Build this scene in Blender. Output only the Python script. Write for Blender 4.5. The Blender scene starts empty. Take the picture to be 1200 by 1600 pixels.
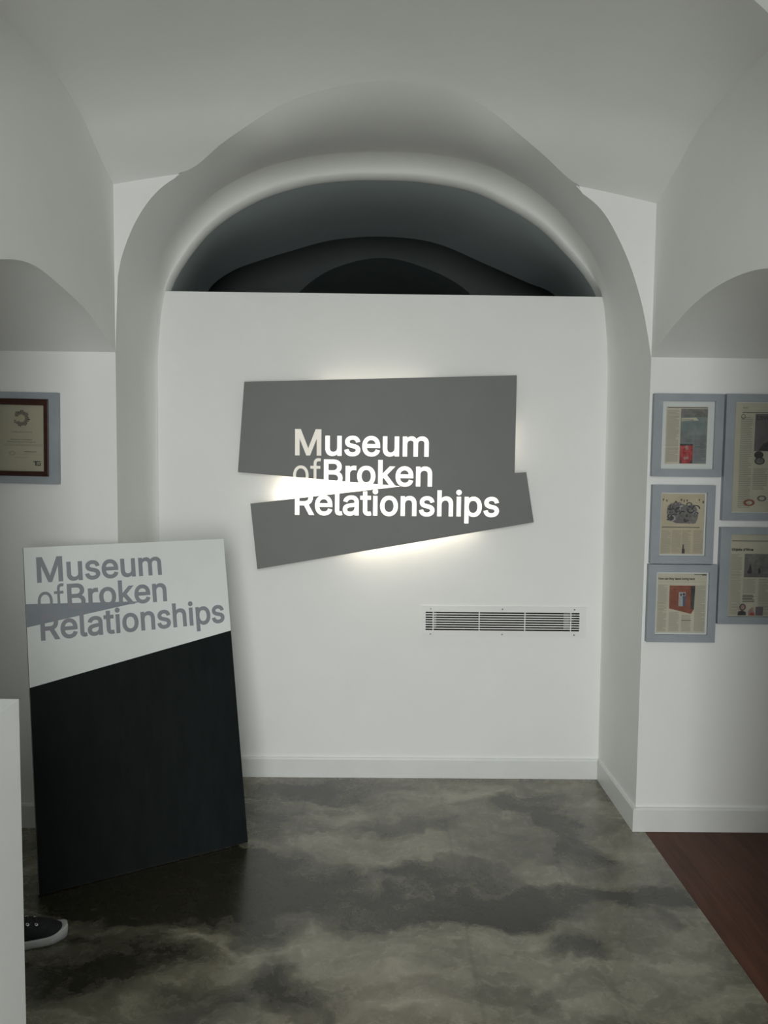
import bpy, bmesh, math, random, os
import numpy as np
from mathutils import Vector, Matrix
from mathutils.geometry import delaunay_2d_cdt

random.seed(7)
SC = bpy.context.scene
COL = SC.collection

# ------------------------------------------------------------------ camera, light, exposure
cam_data = bpy.data.cameras.new('camera')
cam = bpy.data.objects.new('camera', cam_data)
COL.objects.link(cam)
SC.camera = cam
cam_data.sensor_fit = 'VERTICAL'
cam_data.sensor_height = 36.0
cam_data.lens = 36.0 * 1205.0 / 1600.0
cam_data.clip_start = 0.02
YAW, PITCH, ROLL = 0.0095, 0.07, 0.011
_f = Vector((math.sin(YAW) * math.cos(PITCH), math.cos(YAW) * math.cos(PITCH), -math.sin(PITCH)))
_r = Vector((math.cos(YAW), -math.sin(YAW), 0))
_u = _r.cross(_f)
_r2 = _r * math.cos(ROLL) + _u * math.sin(ROLL)
_u2 = _u * math.cos(ROLL) - _r * math.sin(ROLL)
_m = Matrix((_r2, _u2, -_f)).transposed().to_4x4()
_m.translation = Vector((0, 0, 1.5))
cam.matrix_world = _m

SC.view_settings.view_transform = 'Standard'
SC.view_settings.look = 'None'
SC.view_settings.gamma = 1.0
SC.view_settings.use_curve_mapping = False
SC.view_settings.exposure = 0.0
SC.cycles.use_denoising = True
SC.cycles.max_bounces = 14
SC.cycles.diffuse_bounces = 8
SC.cycles.sample_clamp_indirect = 6.0

world = bpy.data.worlds.new('world')
SC.world = world
world.use_nodes = True
_nt = world.node_tree
_bg = _nt.nodes['Background']
_tc = _nt.nodes.new('ShaderNodeTexCoord')
_sp = _nt.nodes.new('ShaderNodeSeparateXYZ')
_mr = _nt.nodes.new('ShaderNodeMapRange')
_mr.interpolation_type = 'SMOOTHSTEP'
_mr.inputs['From Min'].default_value, _mr.inputs['From Max'].default_value = -0.12, 0.10
_mx = _nt.nodes.new('ShaderNodeMix')
_mx.data_type = 'RGBA'
_mx.inputs['A'].default_value = (0.13, 0.125, 0.115, 1)     # street
_mx.inputs['B'].default_value = (0.88, 0.94, 1.0, 1)        # overcast sky
_nt.links.new(_tc.outputs['Generated'], _sp.inputs[0])
_nt.links.new(_sp.outputs['Z'], _mr.inputs['Value'])
_nt.links.new(_mr.outputs[0], _mx.inputs['Factor'])
_nt.links.new(_mx.outputs['Result'], _bg.inputs['Color'])
_bg.inputs['Strength'].default_value = 0.80


def area_light(name, loc, direction, sx, sy, power, color):
    d = bpy.data.lights.new(name, 'AREA')
    d.shape = 'RECTANGLE'
    d.size, d.size_y, d.energy, d.color = sx, sy, power, color
    o = bpy.data.objects.new(name, d)
    o.location = loc
    o.rotation_euler = Vector(direction).to_track_quat('-Z', 'Y').to_euler()
    COL.objects.link(o)
    return o


# daylight through the glazed entrance behind the camera
_door = area_light('entrance_daylight', (-0.05, -1.55, 1.45), (0, 1, -0.27), 1.25, 2.2, 39, (0.975, 1.0, 0.97))
_door.data.spread = math.radians(112)
# the lamps behind the lit sign on the back wall, shining on that wall
WARM = (1.0, 0.90, 0.72)
area_light('sign_lamp', (-0.07, 3.476, 1.420), (0, 1, -0.1), 0.64, 0.02, 1.1, WARM)
area_light('sign_lamp', (-0.11, 3.476, 1.318), (0, 1, 0.1), 0.64, 0.02, 1.1, WARM)
for _x in (-0.06, 0.05, 0.16, 0.27, 0.38):
    area_light('sign_lamp', (_x, 3.481, 1.128 + 0.18 * (_x + 0.06)), (0, 0.55, -1), 0.13, 0.008, 0.105, WARM)
area_light('sign_lamp', (-0.02, 3.481, 1.80), (0, 0.55, 1), 0.5, 0.008, 0.14, WARM)
area_light('sign_lamp', (0.58, 3.481, 1.58), (1, 0.55, 0), 0.008, 0.2, 0.05, WARM)

# ------------------------------------------------------------------ materials
def new_mat(name, color=(0.8, 0.8, 0.8), rough=0.6, spec=0.5, metal=0.0):
    m = bpy.data.materials.new(name)
    m.use_nodes = True
    b = m.node_tree.nodes['Principled BSDF']
    b.inputs['Base Color'].default_value = (*color, 1)
    b.inputs['Roughness'].default_value = rough
    b.inputs['Specular IOR Level'].default_value = spec
    b.inputs['Metallic'].default_value = metal
    return m


def nd(m, t, **kw):
    n = m.node_tree.nodes.new(t)
    for k, v in kw.items():
        if k in n.inputs:
            n.inputs[k].default_value = v
        else:
            setattr(n, k, v)
    return n


def lk(m, a, b):
    m.node_tree.links.new(a, b)


def bsdf(m):
    return m.node_tree.nodes['Principled BSDF']


def noise_paint(name, c1, c2, scale, rough, bump=0.0, bump_scale=40, spec=0.4, stretch=(1, 1, 1)):
    m = new_mat(name, c1, rough, spec)
    tc = nd(m, 'ShaderNodeTexCoord')
    mp = nd(m, 'ShaderNodeMapping')
    mp.inputs['Scale'].default_value = stretch
    lk(m, tc.outputs['Object'], mp.inputs['Vector'])
    n = nd(m, 'ShaderNodeTexNoise', Scale=scale, Detail=5.0, Roughness=0.6)
    lk(m, mp.outputs['Vector'], n.inputs['Vector'])
    r = nd(m, 'ShaderNodeValToRGB')
    r.color_ramp.elements[0].position, r.color_ramp.elements[1].position = 0.35, 0.68
    r.color_ramp.elements[0].color, r.color_ramp.elements[1].color = (*c1, 1), (*c2, 1)
    lk(m, n.outputs['Fac'], r.inputs['Fac'])
    lk(m, r.outputs['Color'], bsdf(m).inputs['Base Color'])
    if bump:
        n2 = nd(m, 'ShaderNodeTexNoise', Scale=bump_scale, Detail=6.0)
        lk(m, mp.outputs['Vector'], n2.inputs['Vector'])
        b = nd(m, 'ShaderNodeBump', Strength=bump, Distance=0.004)
        lk(m, n2.outputs['Fac'], b.inputs['Height'])
        lk(m, b.outputs['Normal'], bsdf(m).inputs['Normal'])
    return m


M = {}
M['plaster'] = noise_paint('white_plaster', (0.83, 0.835, 0.825), (0.86, 0.865, 0.855), 2.2, 0.7, 0.25, 9)
M['partition'] = noise_paint('white_partition_paint', (0.84, 0.845, 0.835), (0.865, 0.87, 0.86), 3, 0.55, 0.06, 60)
M['baseboard'] = noise_paint('white_gloss_trim', (0.74, 0.75, 0.74), (0.78, 0.79, 0.78), 6, 0.35)
M['rear_shade'] = noise_paint('rear_plaster_shade', (0.15, 0.165, 0.17), (0.18, 0.195, 0.20), 2, 0.8, 0.2, 9)  # shade of the space behind the vault, put into the plaster colour
M['recess_shade'] = noise_paint('recess_plaster_shade', (0.20, 0.24, 0.25), (0.24, 0.28, 0.29), 2, 0.9)  # shade of the far recess, put into the plaster colour
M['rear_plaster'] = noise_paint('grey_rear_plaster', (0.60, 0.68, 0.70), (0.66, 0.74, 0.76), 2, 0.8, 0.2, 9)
M['counter'] = noise_paint('white_lacquer', (0.77, 0.785, 0.78), (0.79, 0.805, 0.80), 5, 0.35)
M['sign_grey'] = noise_paint('grey_sign_paint', (0.165, 0.168, 0.166), (0.175, 0.178, 0.176), 5, 0.5)
M['sign_edge'] = new_mat('grey_sign_edge', (0.16, 0.16, 0.155), 0.5)
M['board_white'] = noise_paint('white_board_print', (0.73, 0.755, 0.75), (0.77, 0.795, 0.79), 4, 0.5)
M['board_edge'] = new_mat('dark_board_edge', (0.03, 0.025, 0.026), 0.6)
M['print_grey'] = noise_paint('grey_letter_print', (0.24, 0.245, 0.275), (0.265, 0.27, 0.30), 8, 0.5)
M['print_blue_grey'] = noise_paint('blue_grey_wedge_print', (0.21, 0.235, 0.27), (0.24, 0.265, 0.305), 5, 0.5)
M['board_black'] = noise_paint('black_board_paint', (0.0035, 0.0055, 0.006), (0.0065, 0.009, 0.0095), 5, 0.6,
                               0.35, 7, 0.15, (6, 6, 0.7))
M['frame_blue'] = noise_paint('blue_grey_frame_paint', (0.30, 0.33, 0.365), (0.34, 0.37, 0.405), 10, 0.55)
M['mat_white'] = new_mat('white_mount_card', (0.74, 0.74, 0.73), 0.8)
M['paper_pink'] = noise_paint('warm_newsprint', (0.60, 0.54, 0.44), (0.66, 0.60, 0.50), 14, 0.85)
M['paper_beige'] = noise_paint('beige_newsprint', (0.56, 0.52, 0.42), (0.62, 0.575, 0.47), 14, 0.85)
M['paper_tan'] = noise_paint('tan_newsprint', (0.52, 0.45, 0.33), (0.59, 0.51, 0.385), 14, 0.85)
M['ink'] = new_mat('black_ink', (0.035, 0.033, 0.03), 0.8)
M['ink_soft'] = new_mat('grey_text_ink', (0.40, 0.37, 0.305), 0.85)
M['ink_mid'] = new_mat('mid_grey_ink', (0.12, 0.115, 0.105), 0.85)
M['photo_teal'] = noise_paint('teal_grey_photo', (0.20, 0.235, 0.235), (0.27, 0.30, 0.295), 30, 0.7)
M['photo_red'] = noise_paint('red_photo', (0.30, 0.03, 0.04), (0.58, 0.13, 0.12), 70, 0.7)
M['photo_dark'] = noise_paint('dark_photo', (0.05, 0.045, 0.05), (0.11, 0.10, 0.10), 50, 0.7)
M['photo_mauve'] = noise_paint('mauve_photo', (0.17, 0.14, 0.15), (0.22, 0.185, 0.195), 30, 0.7)
M['photo_grey'] = noise_paint('grey_photo', (0.16, 0.15, 0.145), (0.28, 0.265, 0.25), 40, 0.7)
M['photo_brown'] = noise_paint('reddish_brown_photo', (0.24, 0.085, 0.055), (0.34, 0.13, 0.085), 40, 0.7)
M['photo_light'] = noise_paint('pale_photo', (0.36, 0.36, 0.36), (0.5, 0.49, 0.47), 60, 0.7)
M['photo_blue'] = new_mat('blue_grey_photo_ink', (0.10, 0.12, 0.19), 0.7)
M['photo_pink'] = new_mat('pink_photo_ink', (0.42, 0.27, 0.25), 0.7)
M['mahogany'] = noise_paint('dark_mahogany', (0.030, 0.011, 0.008), (0.055, 0.017, 0.012), 9, 0.35, stretch=(1, 1, 5))
M['cert_paper'] = noise_paint('cream_certificate_paper', (0.50, 0.46, 0.35), (0.54, 0.50, 0.385), 8, 0.8)
M['grille_white'] = new_mat('white_grille_metal', (0.82, 0.825, 0.815), 0.4)
M['duct_dark'] = new_mat('dark_duct_metal', (0.010, 0.010, 0.011), 0.6)
M['bracket_metal'] = new_mat('grey_bracket_metal', (0.34, 0.34, 0.34), 0.5)
M['screw'] = new_mat('dull_screw_metal', (0.22, 0.22, 0.22), 0.4, 0.5, 0.8)
M['canvas_black'] = noise_paint('black_canvas', (0.010, 0.011, 0.013), (0.020, 0.021, 0.024), 90, 0.85, 0.4, 300)
M['rubber_white'] = noise_paint('off_white_rubber', (0.44, 0.45, 0.45), (0.52, 0.53, 0.53), 20, 0.6)
M['eyelet'] = new_mat('eyelet_metal', (0.75, 0.75, 0.74), 0.25, 0.5, 0.9)
M['lace'] = new_mat('dark_lace', (0.02, 0.02, 0.023), 0.9)
M['strut'] = new_mat('dark_stained_timber', (0.05, 0.035, 0.025), 0.6)
M['subfloor'] = new_mat('dark_subfloor', (0.015, 0.01, 0.008), 0.8)


def emissive(name, color, strength):
    m = new_mat(name, (0.7, 0.68, 0.62), 0.4)
    bsdf(m).inputs['Emission Color'].default_value = (*color, 1)
    bsdf(m).inputs['Emission Strength'].default_value = strength
    return m


M['letter_lit'] = emissive('opal_acrylic_lit', (1.0, 0.97, 0.89), 0.80)
M['letter_dim'] = emissive('opal_acrylic_dim', (1.0, 0.92, 0.78), 0.28)
M['lamp'] = emissive('lamp_tube', (1.0, 0.90, 0.72), 2.5)


def glazing_mat():
    m = bpy.data.materials.new('picture_glazing')
    m.use_nodes = True
    nt = m.node_tree
    nt.nodes.clear()
    out = nt.nodes.new('ShaderNodeOutputMaterial')
    tr = nt.nodes.new('ShaderNodeBsdfTransparent')
    tr.inputs['Color'].default_value = (0.93, 0.95, 0.95, 1)
    gl = nt.nodes.new('ShaderNodeBsdfGlossy')
    gl.inputs['Roughness'].default_value = 0.06
    fr = nt.nodes.new('ShaderNodeFresnel')
    fr.inputs['IOR'].default_value = 1.45
    mx = nt.nodes.new('ShaderNodeMixShader')
    nt.links.new(fr.outputs[0], mx.inputs[0])
    nt.links.new(tr.outputs[0], mx.inputs[1])
    nt.links.new(gl.outputs[0], mx.inputs[2])
    nt.links.new(mx.outputs[0], out.inputs[0])
    return m


M['glazing'] = glazing_mat()

# stained, sealed concrete: dark stains with outlines of their own, the board's reflection painted in, over a mottled olive-grey screed
STAINS_AND_REFLECTION = [  # centre x, y, half width, half depth, strength (metres on the floor)
]
LIGHTS = []


def concrete_mat():
    m = new_mat('stained_concrete', (0.1, 0.1, 0.08), 0.3, 0.5)
    tc = nd(m, 'ShaderNodeTexCoord')
    pos = tc.outputs['Object']
    wn = nd(m, 'ShaderNodeTexNoise', Scale=3.2, Detail=5.0, Roughness=0.6)
    lk(m, pos, wn.inputs['Vector'])
    sub = nd(m, 'ShaderNodeVectorMath', operation='SUBTRACT')
    lk(m, wn.outputs['Color'], sub.inputs[0])
    sub.inputs[1].default_value = (0.5, 0.5, 0.5)
    scl = nd(m, 'ShaderNodeVectorMath', operation='SCALE')
    lk(m, sub.outputs[0], scl.inputs[0])
    scl.inputs['Scale'].default_value = 0.50
    add = nd(m, 'ShaderNodeVectorMath', operation='ADD')
    lk(m, pos, add.inputs[0])
    lk(m, scl.outputs[0], add.inputs[1])
    warped = add.outputs[0]

    def blobs(lst):
        prev = None
        for (cx, cy, hx, hy, st) in lst:
            mp = nd(m, 'ShaderNodeMapping', vector_type='TEXTURE')
            mp.inputs['Location'].default_value = (cx, cy, 0)
            mp.inputs['Scale'].default_value = (hx * 1.35, hy * 1.35, 10)
            lk(m, warped, mp.inputs['Vector'])
            ln = nd(m, 'ShaderNodeVectorMath', operation='LENGTH')
            lk(m, mp.outputs[0], ln.inputs[0])
            mr = nd(m, 'ShaderNodeMapRange', interpolation_type='SMOOTHSTEP')
            mr.inputs['From Min'].default_value = 1.12
            mr.inputs['From Max'].default_value = 0.48
            mr.inputs['To Max'].default_value = st
            lk(m, ln.outputs['Value'], mr.inputs['Value'])
            if prev is None:
                prev = mr.outputs[0]
            else:
                mx = nd(m, 'ShaderNodeMath', operation='MAXIMUM')
                lk(m, prev, mx.inputs[0])
                lk(m, mr.outputs[0], mx.inputs[1])
                prev = mx.outputs[0]
        return prev

    dark = blobs(STAINS_AND_REFLECTION)
    lite = blobs(LIGHTS)
    # mottling stretched across the room, as the trowel went
    mp = nd(m, 'ShaderNodeMapping')
    mp.inputs['Scale'].default_value = (1.0, 2.1, 1)
    lk(m, warped, mp.inputs['Vector'])
    n1 = nd(m, 'ShaderNodeTexNoise', Scale=2.4, Detail=8.0, Roughness=0.62)
    lk(m, mp.outputs[0], n1.inputs['Vector'])
    n2 = nd(m, 'ShaderNodeTexNoise', Scale=14.0, Detail=8.0, Roughness=0.7)
    lk(m, mp.outputs[0], n2.inputs['Vector'])
    r1 = nd(m, 'ShaderNodeValToRGB')
    e = r1.color_ramp.elements
    e[0].position, e[0].color = 0.20, (0.026, 0.024, 0.016, 1)
    e[1].position, e[1].color = 0.72, (0.33, 0.31, 0.24, 1)
    k = r1.color_ramp.elements.new(0.48)
    k.color = (0.142, 0.132, 0.094, 1)
    mixn = nd(m, 'ShaderNodeMath', operation='MULTIPLY_ADD')
    lk(m, n2.outputs['Fac'], mixn.inputs[0])
    mixn.inputs[1].default_value = 0.32
    sb = nd(m, 'ShaderNodeMath', operation='ADD')
    lk(m, n1.outputs['Fac'], sb.inputs[0])
    sb.inputs[1].default_value = -0.16
    lk(m, sb.outputs[0], mixn.inputs[2])
    fac = mixn.outputs[0]
    if lite is not None:
        a = nd(m, 'ShaderNodeMath', operation='MULTIPLY_ADD')
        lk(m, lite, a.inputs[0])
        a.inputs[1].default_value = 0.15
        lk(m, fac, a.inputs[2])
        fac = a.outputs[0]
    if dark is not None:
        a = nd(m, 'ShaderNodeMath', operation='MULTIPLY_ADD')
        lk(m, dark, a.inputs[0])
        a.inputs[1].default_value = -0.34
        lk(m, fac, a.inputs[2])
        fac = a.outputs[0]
    lk(m, fac, r1.inputs['Fac'])
    # saw-cut joints, worn and half filled
    sx = nd(m, 'ShaderNodeSeparateXYZ')
    jw = nd(m, 'ShaderNodeVectorMath', operation='MULTIPLY_ADD')
    lk(m, sub.outputs[0], jw.inputs[0])
    jw.inputs[1].default_value = (0.02, 0.02, 0)
    lk(m, pos, jw.inputs[2])
    lk(m, jw.outputs[0], sx.inputs[0])
    prev = None
    for ax, at_ in (('X', 0.300), ('X', 0.690), ('X', -0.30), ('Y', 2.43), ('Y', 3.16), ('Y', 1.75)):
        d = nd(m, 'ShaderNodeMath', operation='SUBTRACT')
        lk(m, sx.outputs[ax], d.inputs[0])
        d.inputs[1].default_value = at_
        ab = nd(m, 'ShaderNodeMath', operation='ABSOLUTE')
        lk(m, d.outputs[0], ab.inputs[0])
        mr = nd(m, 'ShaderNodeMapRange')
        mr.inputs['From Max'].default_value = 0.010
        mr.inputs['To Min'].default_value = 0.55
        mr.inputs['To Max'].default_value = 0.0
        lk(m, ab.outputs[0], mr.inputs['Value'])
        if prev is None:
            prev = mr.outputs[0]
        else:
            mx = nd(m, 'ShaderNodeMath', operation='MAXIMUM')
            lk(m, prev, mx.inputs[0])
            lk(m, mr.outputs[0], mx.inputs[1])
            prev = mx.outputs[0]
    gate = nd(m, 'ShaderNodeMath', operation='MULTIPLY')
    lk(m, prev, gate.inputs[0])
    lk(m, n1.outputs['Fac'], gate.inputs[1])
    mc = nd(m, 'ShaderNodeMix', data_type='RGBA')
    lk(m, gate.outputs[0], mc.inputs['Factor'])
    lk(m, r1.outputs['Color'], mc.inputs['A'])
    mc.inputs['B'].default_value = (0.03, 0.028, 0.022, 1)
    lk(m, mc.outputs['Result'], bsdf(m).inputs['Base Color'])
    rr = nd(m, 'ShaderNodeMapRange')
    rr.inputs['From Min'].default_value = 0.3
    rr.inputs['From Max'].default_value = 0.7
    rr.inputs['To Min'].default_value = 0.16
    rr.inputs['To Max'].default_value = 0.34
    lk(m, n2.outputs['Fac'], rr.inputs['Value'])
    lk(m, rr.outputs[0], bsdf(m).inputs['Roughness'])
    bsdf(m).inputs['Coat Weight'].default_value = 0.35
    bsdf(m).inputs['Coat Roughness'].default_value = 0.14
    bp = nd(m, 'ShaderNodeBump', Strength=0.12, Distance=0.004)
    lk(m, n2.outputs['Fac'], bp.inputs['Height'])
    lk(m, bp.outputs[0], bsdf(m).inputs['Normal'])
    return m


STAINS_AND_REFLECTION += [
    (0.17, 2.48, 0.52, 0.10, 1.0), (0.27, 2.68, 0.25, 0.09, 0.9), (0.66, 2.55, 0.30, 0.08, 0.95),
    (0.95, 2.52, 0.16, 0.08, 0.9), (0.80, 2.85, 0.10, 0.14, 0.8), (0.76, 3.10, 0.07, 0.16, 0.7),
    (0.62, 3.26, 0.12, 0.08, 0.6), (0.60, 2.27, 0.13, 0.05, 0.9), (-0.22, 3.40, 0.40, 0.09, 0.6),
    (0.12, 3.06, 0.22, 0.05, 0.6), (-0.22, 2.06, 0.14, 0.08, 0.7), (-0.42, 2.34, 0.16, 0.06, 0.6),
    (-0.62, 2.60, 0.44, 0.22, 1.5), (-0.85, 2.18, 0.26, 0.16, 0.8), (-0.55, 1.98, 0.22, 0.10, 0.5),  # first one: stain deepened to paint in the black board's reflection
    (0.42, 2.05, 0.10, 0.04, 0.5), (0.10, 1.88, 0.16, 0.07, 0.4), (-0.45, 3.10, 0.12, 0.25, 0.6),
]
LIGHTS += [
    (0.05, 3.30, 0.22, 0.07, 0.7), (0.40, 3.36, 0.20, 0.14, 0.9), (-0.08, 2.86, 0.32, 0.12, 1.0),
    (0.55, 2.72, 0.30, 0.07, 0.9), (-0.10, 2.27, 0.45, 0.10, 0.8), (0.30, 2.16, 0.30, 0.08, 0.6),
    (0.75, 2.12, 0.25, 0.14, 0.6), (-0.5, 2.86, 0.10, 0.06, 0.5), (-0.85, 2.45, 0.12, 0.05, 0.6),
    (0.0, 1.95, 0.30, 0.08, 0.6), (0.62, 3.12, 0.06, 0.20, 0.4),
]
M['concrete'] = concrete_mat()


def wood_mat():
    m = new_mat('dark_red_brown_timber', (0.04, 0.015, 0.01), 0.5, 0.25)
    tc = nd(m, 'ShaderNodeTexCoord')
    oi = nd(m, 'ShaderNodeObjectInfo')
    mp = nd(m, 'ShaderNodeMapping')
    mp.inputs['Scale'].default_value = (9, 0.7, 9)
    ad = nd(m, 'ShaderNodeVectorMath', operation='ADD')
    lk(m, tc.outputs['Object'], ad.inputs[0])
    lk(m, oi.outputs['Location'], ad.inputs[1])
    lk(m, ad.outputs[0], mp.inputs['Vector'])
    n = nd(m, 'ShaderNodeTexNoise', Scale=4.0, Detail=8.0, Roughness=0.65)
    lk(m, mp.outputs[0], n.inputs['Vector'])
    r = nd(m, 'ShaderNodeValToRGB')
    r.color_ramp.elements[0].position, r.color_ramp.elements[0].color = 0.3, (0.058, 0.023, 0.014, 1)
    r.color_ramp.elements[1].position, r.color_ramp.elements[1].color = 0.75, (0.130, 0.053, 0.030, 1)
    lk(m, n.outputs['Fac'], r.inputs['Fac'])
    hs = nd(m, 'ShaderNodeHueSaturation')
    mr = nd(m, 'ShaderNodeMapRange')
    mr.inputs['To Min'].default_value = 0.85
    mr.inputs['To Max'].default_value = 1.12
    lk(m, oi.outputs['Random'], mr.inputs['Value'])
    lk(m, mr.outputs[0], hs.inputs['Value'])
    lk(m, r.outputs['Color'], hs.inputs['Color'])
    lk(m, hs.outputs[0], bsdf(m).inputs['Base Color'])
    return m


M['wood'] = wood_mat()


# ------------------------------------------------------------------ builders
class MB:
    """gathers shapes into one mesh"""

    def __init__(self):
        self.v, self.f, self.mi, self.smooth = [], [], [], []

    def add(self, verts, faces, mi=0, smooth=False):
        o = len(self.v)
        self.v += [tuple(p) for p in verts]
        for f in faces:
            self.f.append([i + o for i in f])
            self.mi.append(mi)
            self.smooth.append(smooth)
        return self

    def box(self, a, b, mi=0):
        x0, y0, z0 = a
        x1, y1, z1 = b
        vs = [(x0, y0, z0), (x1, y0, z0), (x1, y1, z0), (x0, y1, z0), (x0, y0, z1), (x1, y0, z1), (x1, y1, z1), (x0, y1, z1)]
        return self.add(vs, [(0, 3, 2, 1), (4, 5, 6, 7), (0, 1, 5, 4), (1, 2, 6, 5), (2, 3, 7, 6), (3, 0, 4, 7)], mi)

    def prism(self, poly, d0, d1, fn, mi=0, side_mi=None):
        """poly: ccw 2d points; fn(u, v, d) -> xyz"""
        n = len(poly)
        vs = [fn(u, v, d0) for u, v in poly] + [fn(u, v, d1) for u, v in poly]
        o = len(self.v)
        self.add(vs, [list(range(n)), list(range(2 * n - 1, n - 1, -1))], mi)
        self.add([], [], mi)
        for i in range(n):
            j = (i + 1) % n
            self.f.append([o + i, o + j, o + n + j, o + n + i])
            self.mi.append(mi if side_mi is None else side_mi)
            self.smooth.append(False)
        return self

    def grid(self, rows, mi=0, smooth=True, flip=False):
        """rows: list of equal-length lists of points"""
        nr, nc = len(rows), len(rows[0])
        vs = [p for r in rows for p in r]
        fs = []
        for i in range(nr - 1):
            for j in range(nc - 1):
                q = [i * nc + j, i * nc + j + 1, (i + 1) * nc + j + 1, (i + 1) * nc + j]
                fs.append(q[::-1] if flip else q)
        return self.add(vs, fs, mi, smooth)

    def build(self, name, mats, parent=None, bevel=0.0, fix=False):
        me = bpy.data.meshes.new(name)
        me.from_pydata(self.v, [], self.f)
        if not isinstance(mats, (list, tuple)):
            mats = [mats]
        for m in mats:
            me.materials.append(m)
        for p, k, s in zip(me.polygons, self.mi, self.smooth):
            p.material_index = k
            p.use_smooth = s
        if fix:
            bm = bmesh.new()
            bm.from_mesh(me)
            bmesh.ops.remove_doubles(bm, verts=bm.verts, dist=1e-5)
            bmesh.ops.recalc_face_normals(bm, faces=bm.faces)
            bm.to_mesh(me)
            bm.free()
        me.update()
        o = bpy.data.objects.new(name, me)
        COL.objects.link(o)
        if parent:
            o.parent = parent
        if bevel:
            b = o.modifiers.new('bevel', 'BEVEL')
            b.width, b.segments, b.limit_method = bevel, 2, 'ANGLE'
        return o


def empty(name, label, cat, loc=(0, 0, 0), rot=(0, 0, 0), group=None):
    o = bpy.data.objects.new(name, None)
    o.location, o.rotation_euler = loc, rot
    o.empty_display_size = 0.1
    COL.objects.link(o)
    o['label'], o['category'] = label, cat
    if group:
        o['group'] = group
    return o


def structure(o):
    o['kind'] = 'structure'
    return o


def crom(pts, n):
    """smooth curve through points, n samples, arc-length spaced"""
    P = np.array(pts, float)
    P = np.vstack([2 * P[0] - P[1], P, 2 * P[-1] - P[-2]])
    out = []
    for i in range(1, len(P) - 2):
        for t in np.linspace(0, 1, 24, endpoint=False):
            a, b, c, d = P[i - 1], P[i], P[i + 1], P[i + 2]
            out.append(0.5 * (2 * b + (c - a) * t + (2 * a - 5 * b + 4 * c - d) * t * t + (3 * b - a - 3 * c + d) * t ** 3))
    out.append(P[-2])
    out = np.array(out)
    s = np.concatenate([[0], np.cumsum(np.linalg.norm(np.diff(out, axis=0), axis=1))])
    q = np.linspace(0, s[-1], n)
    return np.array([[np.interp(v, s, out[:, k]) for k in range(out.shape[1])] for v in q])


# ------------------------------------------------------------------ room shell
YB, YP, YN, YR = 3.542, 3.032, 1.74, 1.44   # partition, pier wall, near pier, near pier's room face
XL, XR = -1.018, 1.064                       # side walls of the bay
XC, ZS = 0.02, 1.90                          # middle and springing height of the arch
FAR = 2.25                                   # half depth of the side passages

# edge where the arch meets pier wall and vault, from the left springing to the right one
EDGE = [(-1.018, 3.032, 1.9), (-1.017, 3.032, 2.04), (-1.006, 3.032, 2.18), (-0.985, 3.032, 2.275), (-0.927, 3.032, 2.407),
        (-0.84, 3.032, 2.517), (-0.713, 3.012, 2.594), (-0.584, 2.911, 2.643), (-0.439, 2.815, 2.690), (-0.343, 2.761, 2.713),
        (-0.252, 2.722, 2.729), (-0.119, 2.676, 2.743), (0.009, 2.650, 2.748), (0.137, 2.655, 2.743), (0.268, 2.686, 2.727),
        (0.363, 2.737, 2.705), (0.464, 2.807, 2.667), (0.598, 2.905, 2.616), (0.745, 3.020, 2.540), (0.852, 3.032, 2.462),
        (0.931, 3.032, 2.336), (0.985, 3.032, 2.215), (1.03, 3.032, 2.07), (1.064, 3.032, 1.9)]
LIP_OUT = [(-1.026, 1.9), (-1.007, 2.04), (-0.968, 2.29), (-0.891, 2.456), (-0.736, 2.622), (-0.541, 2.733), (-0.346, 2.79),
           (-0.151, 2.817), (0.016, 2.823), (0.183, 2.819), (0.407, 2.787), (0.576, 2.722), (0.748, 2.609), (0.907, 2.438),
           (0.988, 2.287), (1.03, 2.121), (1.062, 1.9)]
LIP_IN = [(-1.0, 1.9), (-0.995, 2.0), (-0.962, 2.238), (-0.869, 2.408), (-0.74, 2.55), (-0.554, 2.664), (-0.354, 2.731),
          (-0.154, 2.759), (0.017, 2.764), (0.189, 2.758), (0.418, 2.72), (0.592, 2.644), (0.738, 2.556), (0.871, 2.431),
          (0.957, 2.333), (1.012, 2.234), (1.034, 2.08), (1.046, 1.9)]
REAR = [(-1.10, 1.9), (-1.085, 2.3), (-1.044, 2.503), (-0.907, 2.62), (-0.73, 2.69), (-0.556, 2.745), (-0.284, 2.819), (0.027, 2.843),
        (0.34, 2.809), (0.655, 2.685), (0.892, 2.586), (1.083, 2.5), (1.16, 2.3), (1.18, 1.9)]
REAR_IN = [(-0.72, 1.9), (-0.72, 2.45), (-0.58, 2.66), (-0.33, 2.839), (0.033, 2.92), (0.399, 2.826), (0.653, 2.672), (0.79, 2.45), (0.80, 1.9)]

# vault over the bay
LUN_L = [(1.74, 2.54), (1.82, 2.575), (2.0, 2.63), (2.15, 2.662), (2.35, 2.685), (2.533, 2.688), (2.728, 2.65), (2.845, 2.6), (3.032, 2.53)]
LUN_R = [(1.74, 2.52), (1.82, 2.555), (2.0, 2.605), (2.2, 2.63), (2.35, 2.635), (2.468, 2.63), (2.64, 2.612), (2.731, 2.588), (2.818, 2.556),
         (2.917, 2.522), (3.032, 2.487)]
_cl, _cr = crom(LUN_L, 200), crom(LUN_R, 200)
for _k in range(25):   # ease the small kinks
    for _c in (_cl, _cr):
        _c[1:-1, 1] = (_c[:-2, 1] + 2 * _c[1:-1, 1] + _c[2:, 1]) / 4


def lun_l(y):
    return float(np.interp(y, _cl[:, 0], _cl[:, 1]))


def lun_r(y):
    return float(np.interp(y, _cr[:, 0], _cr[:, 1]))


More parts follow.
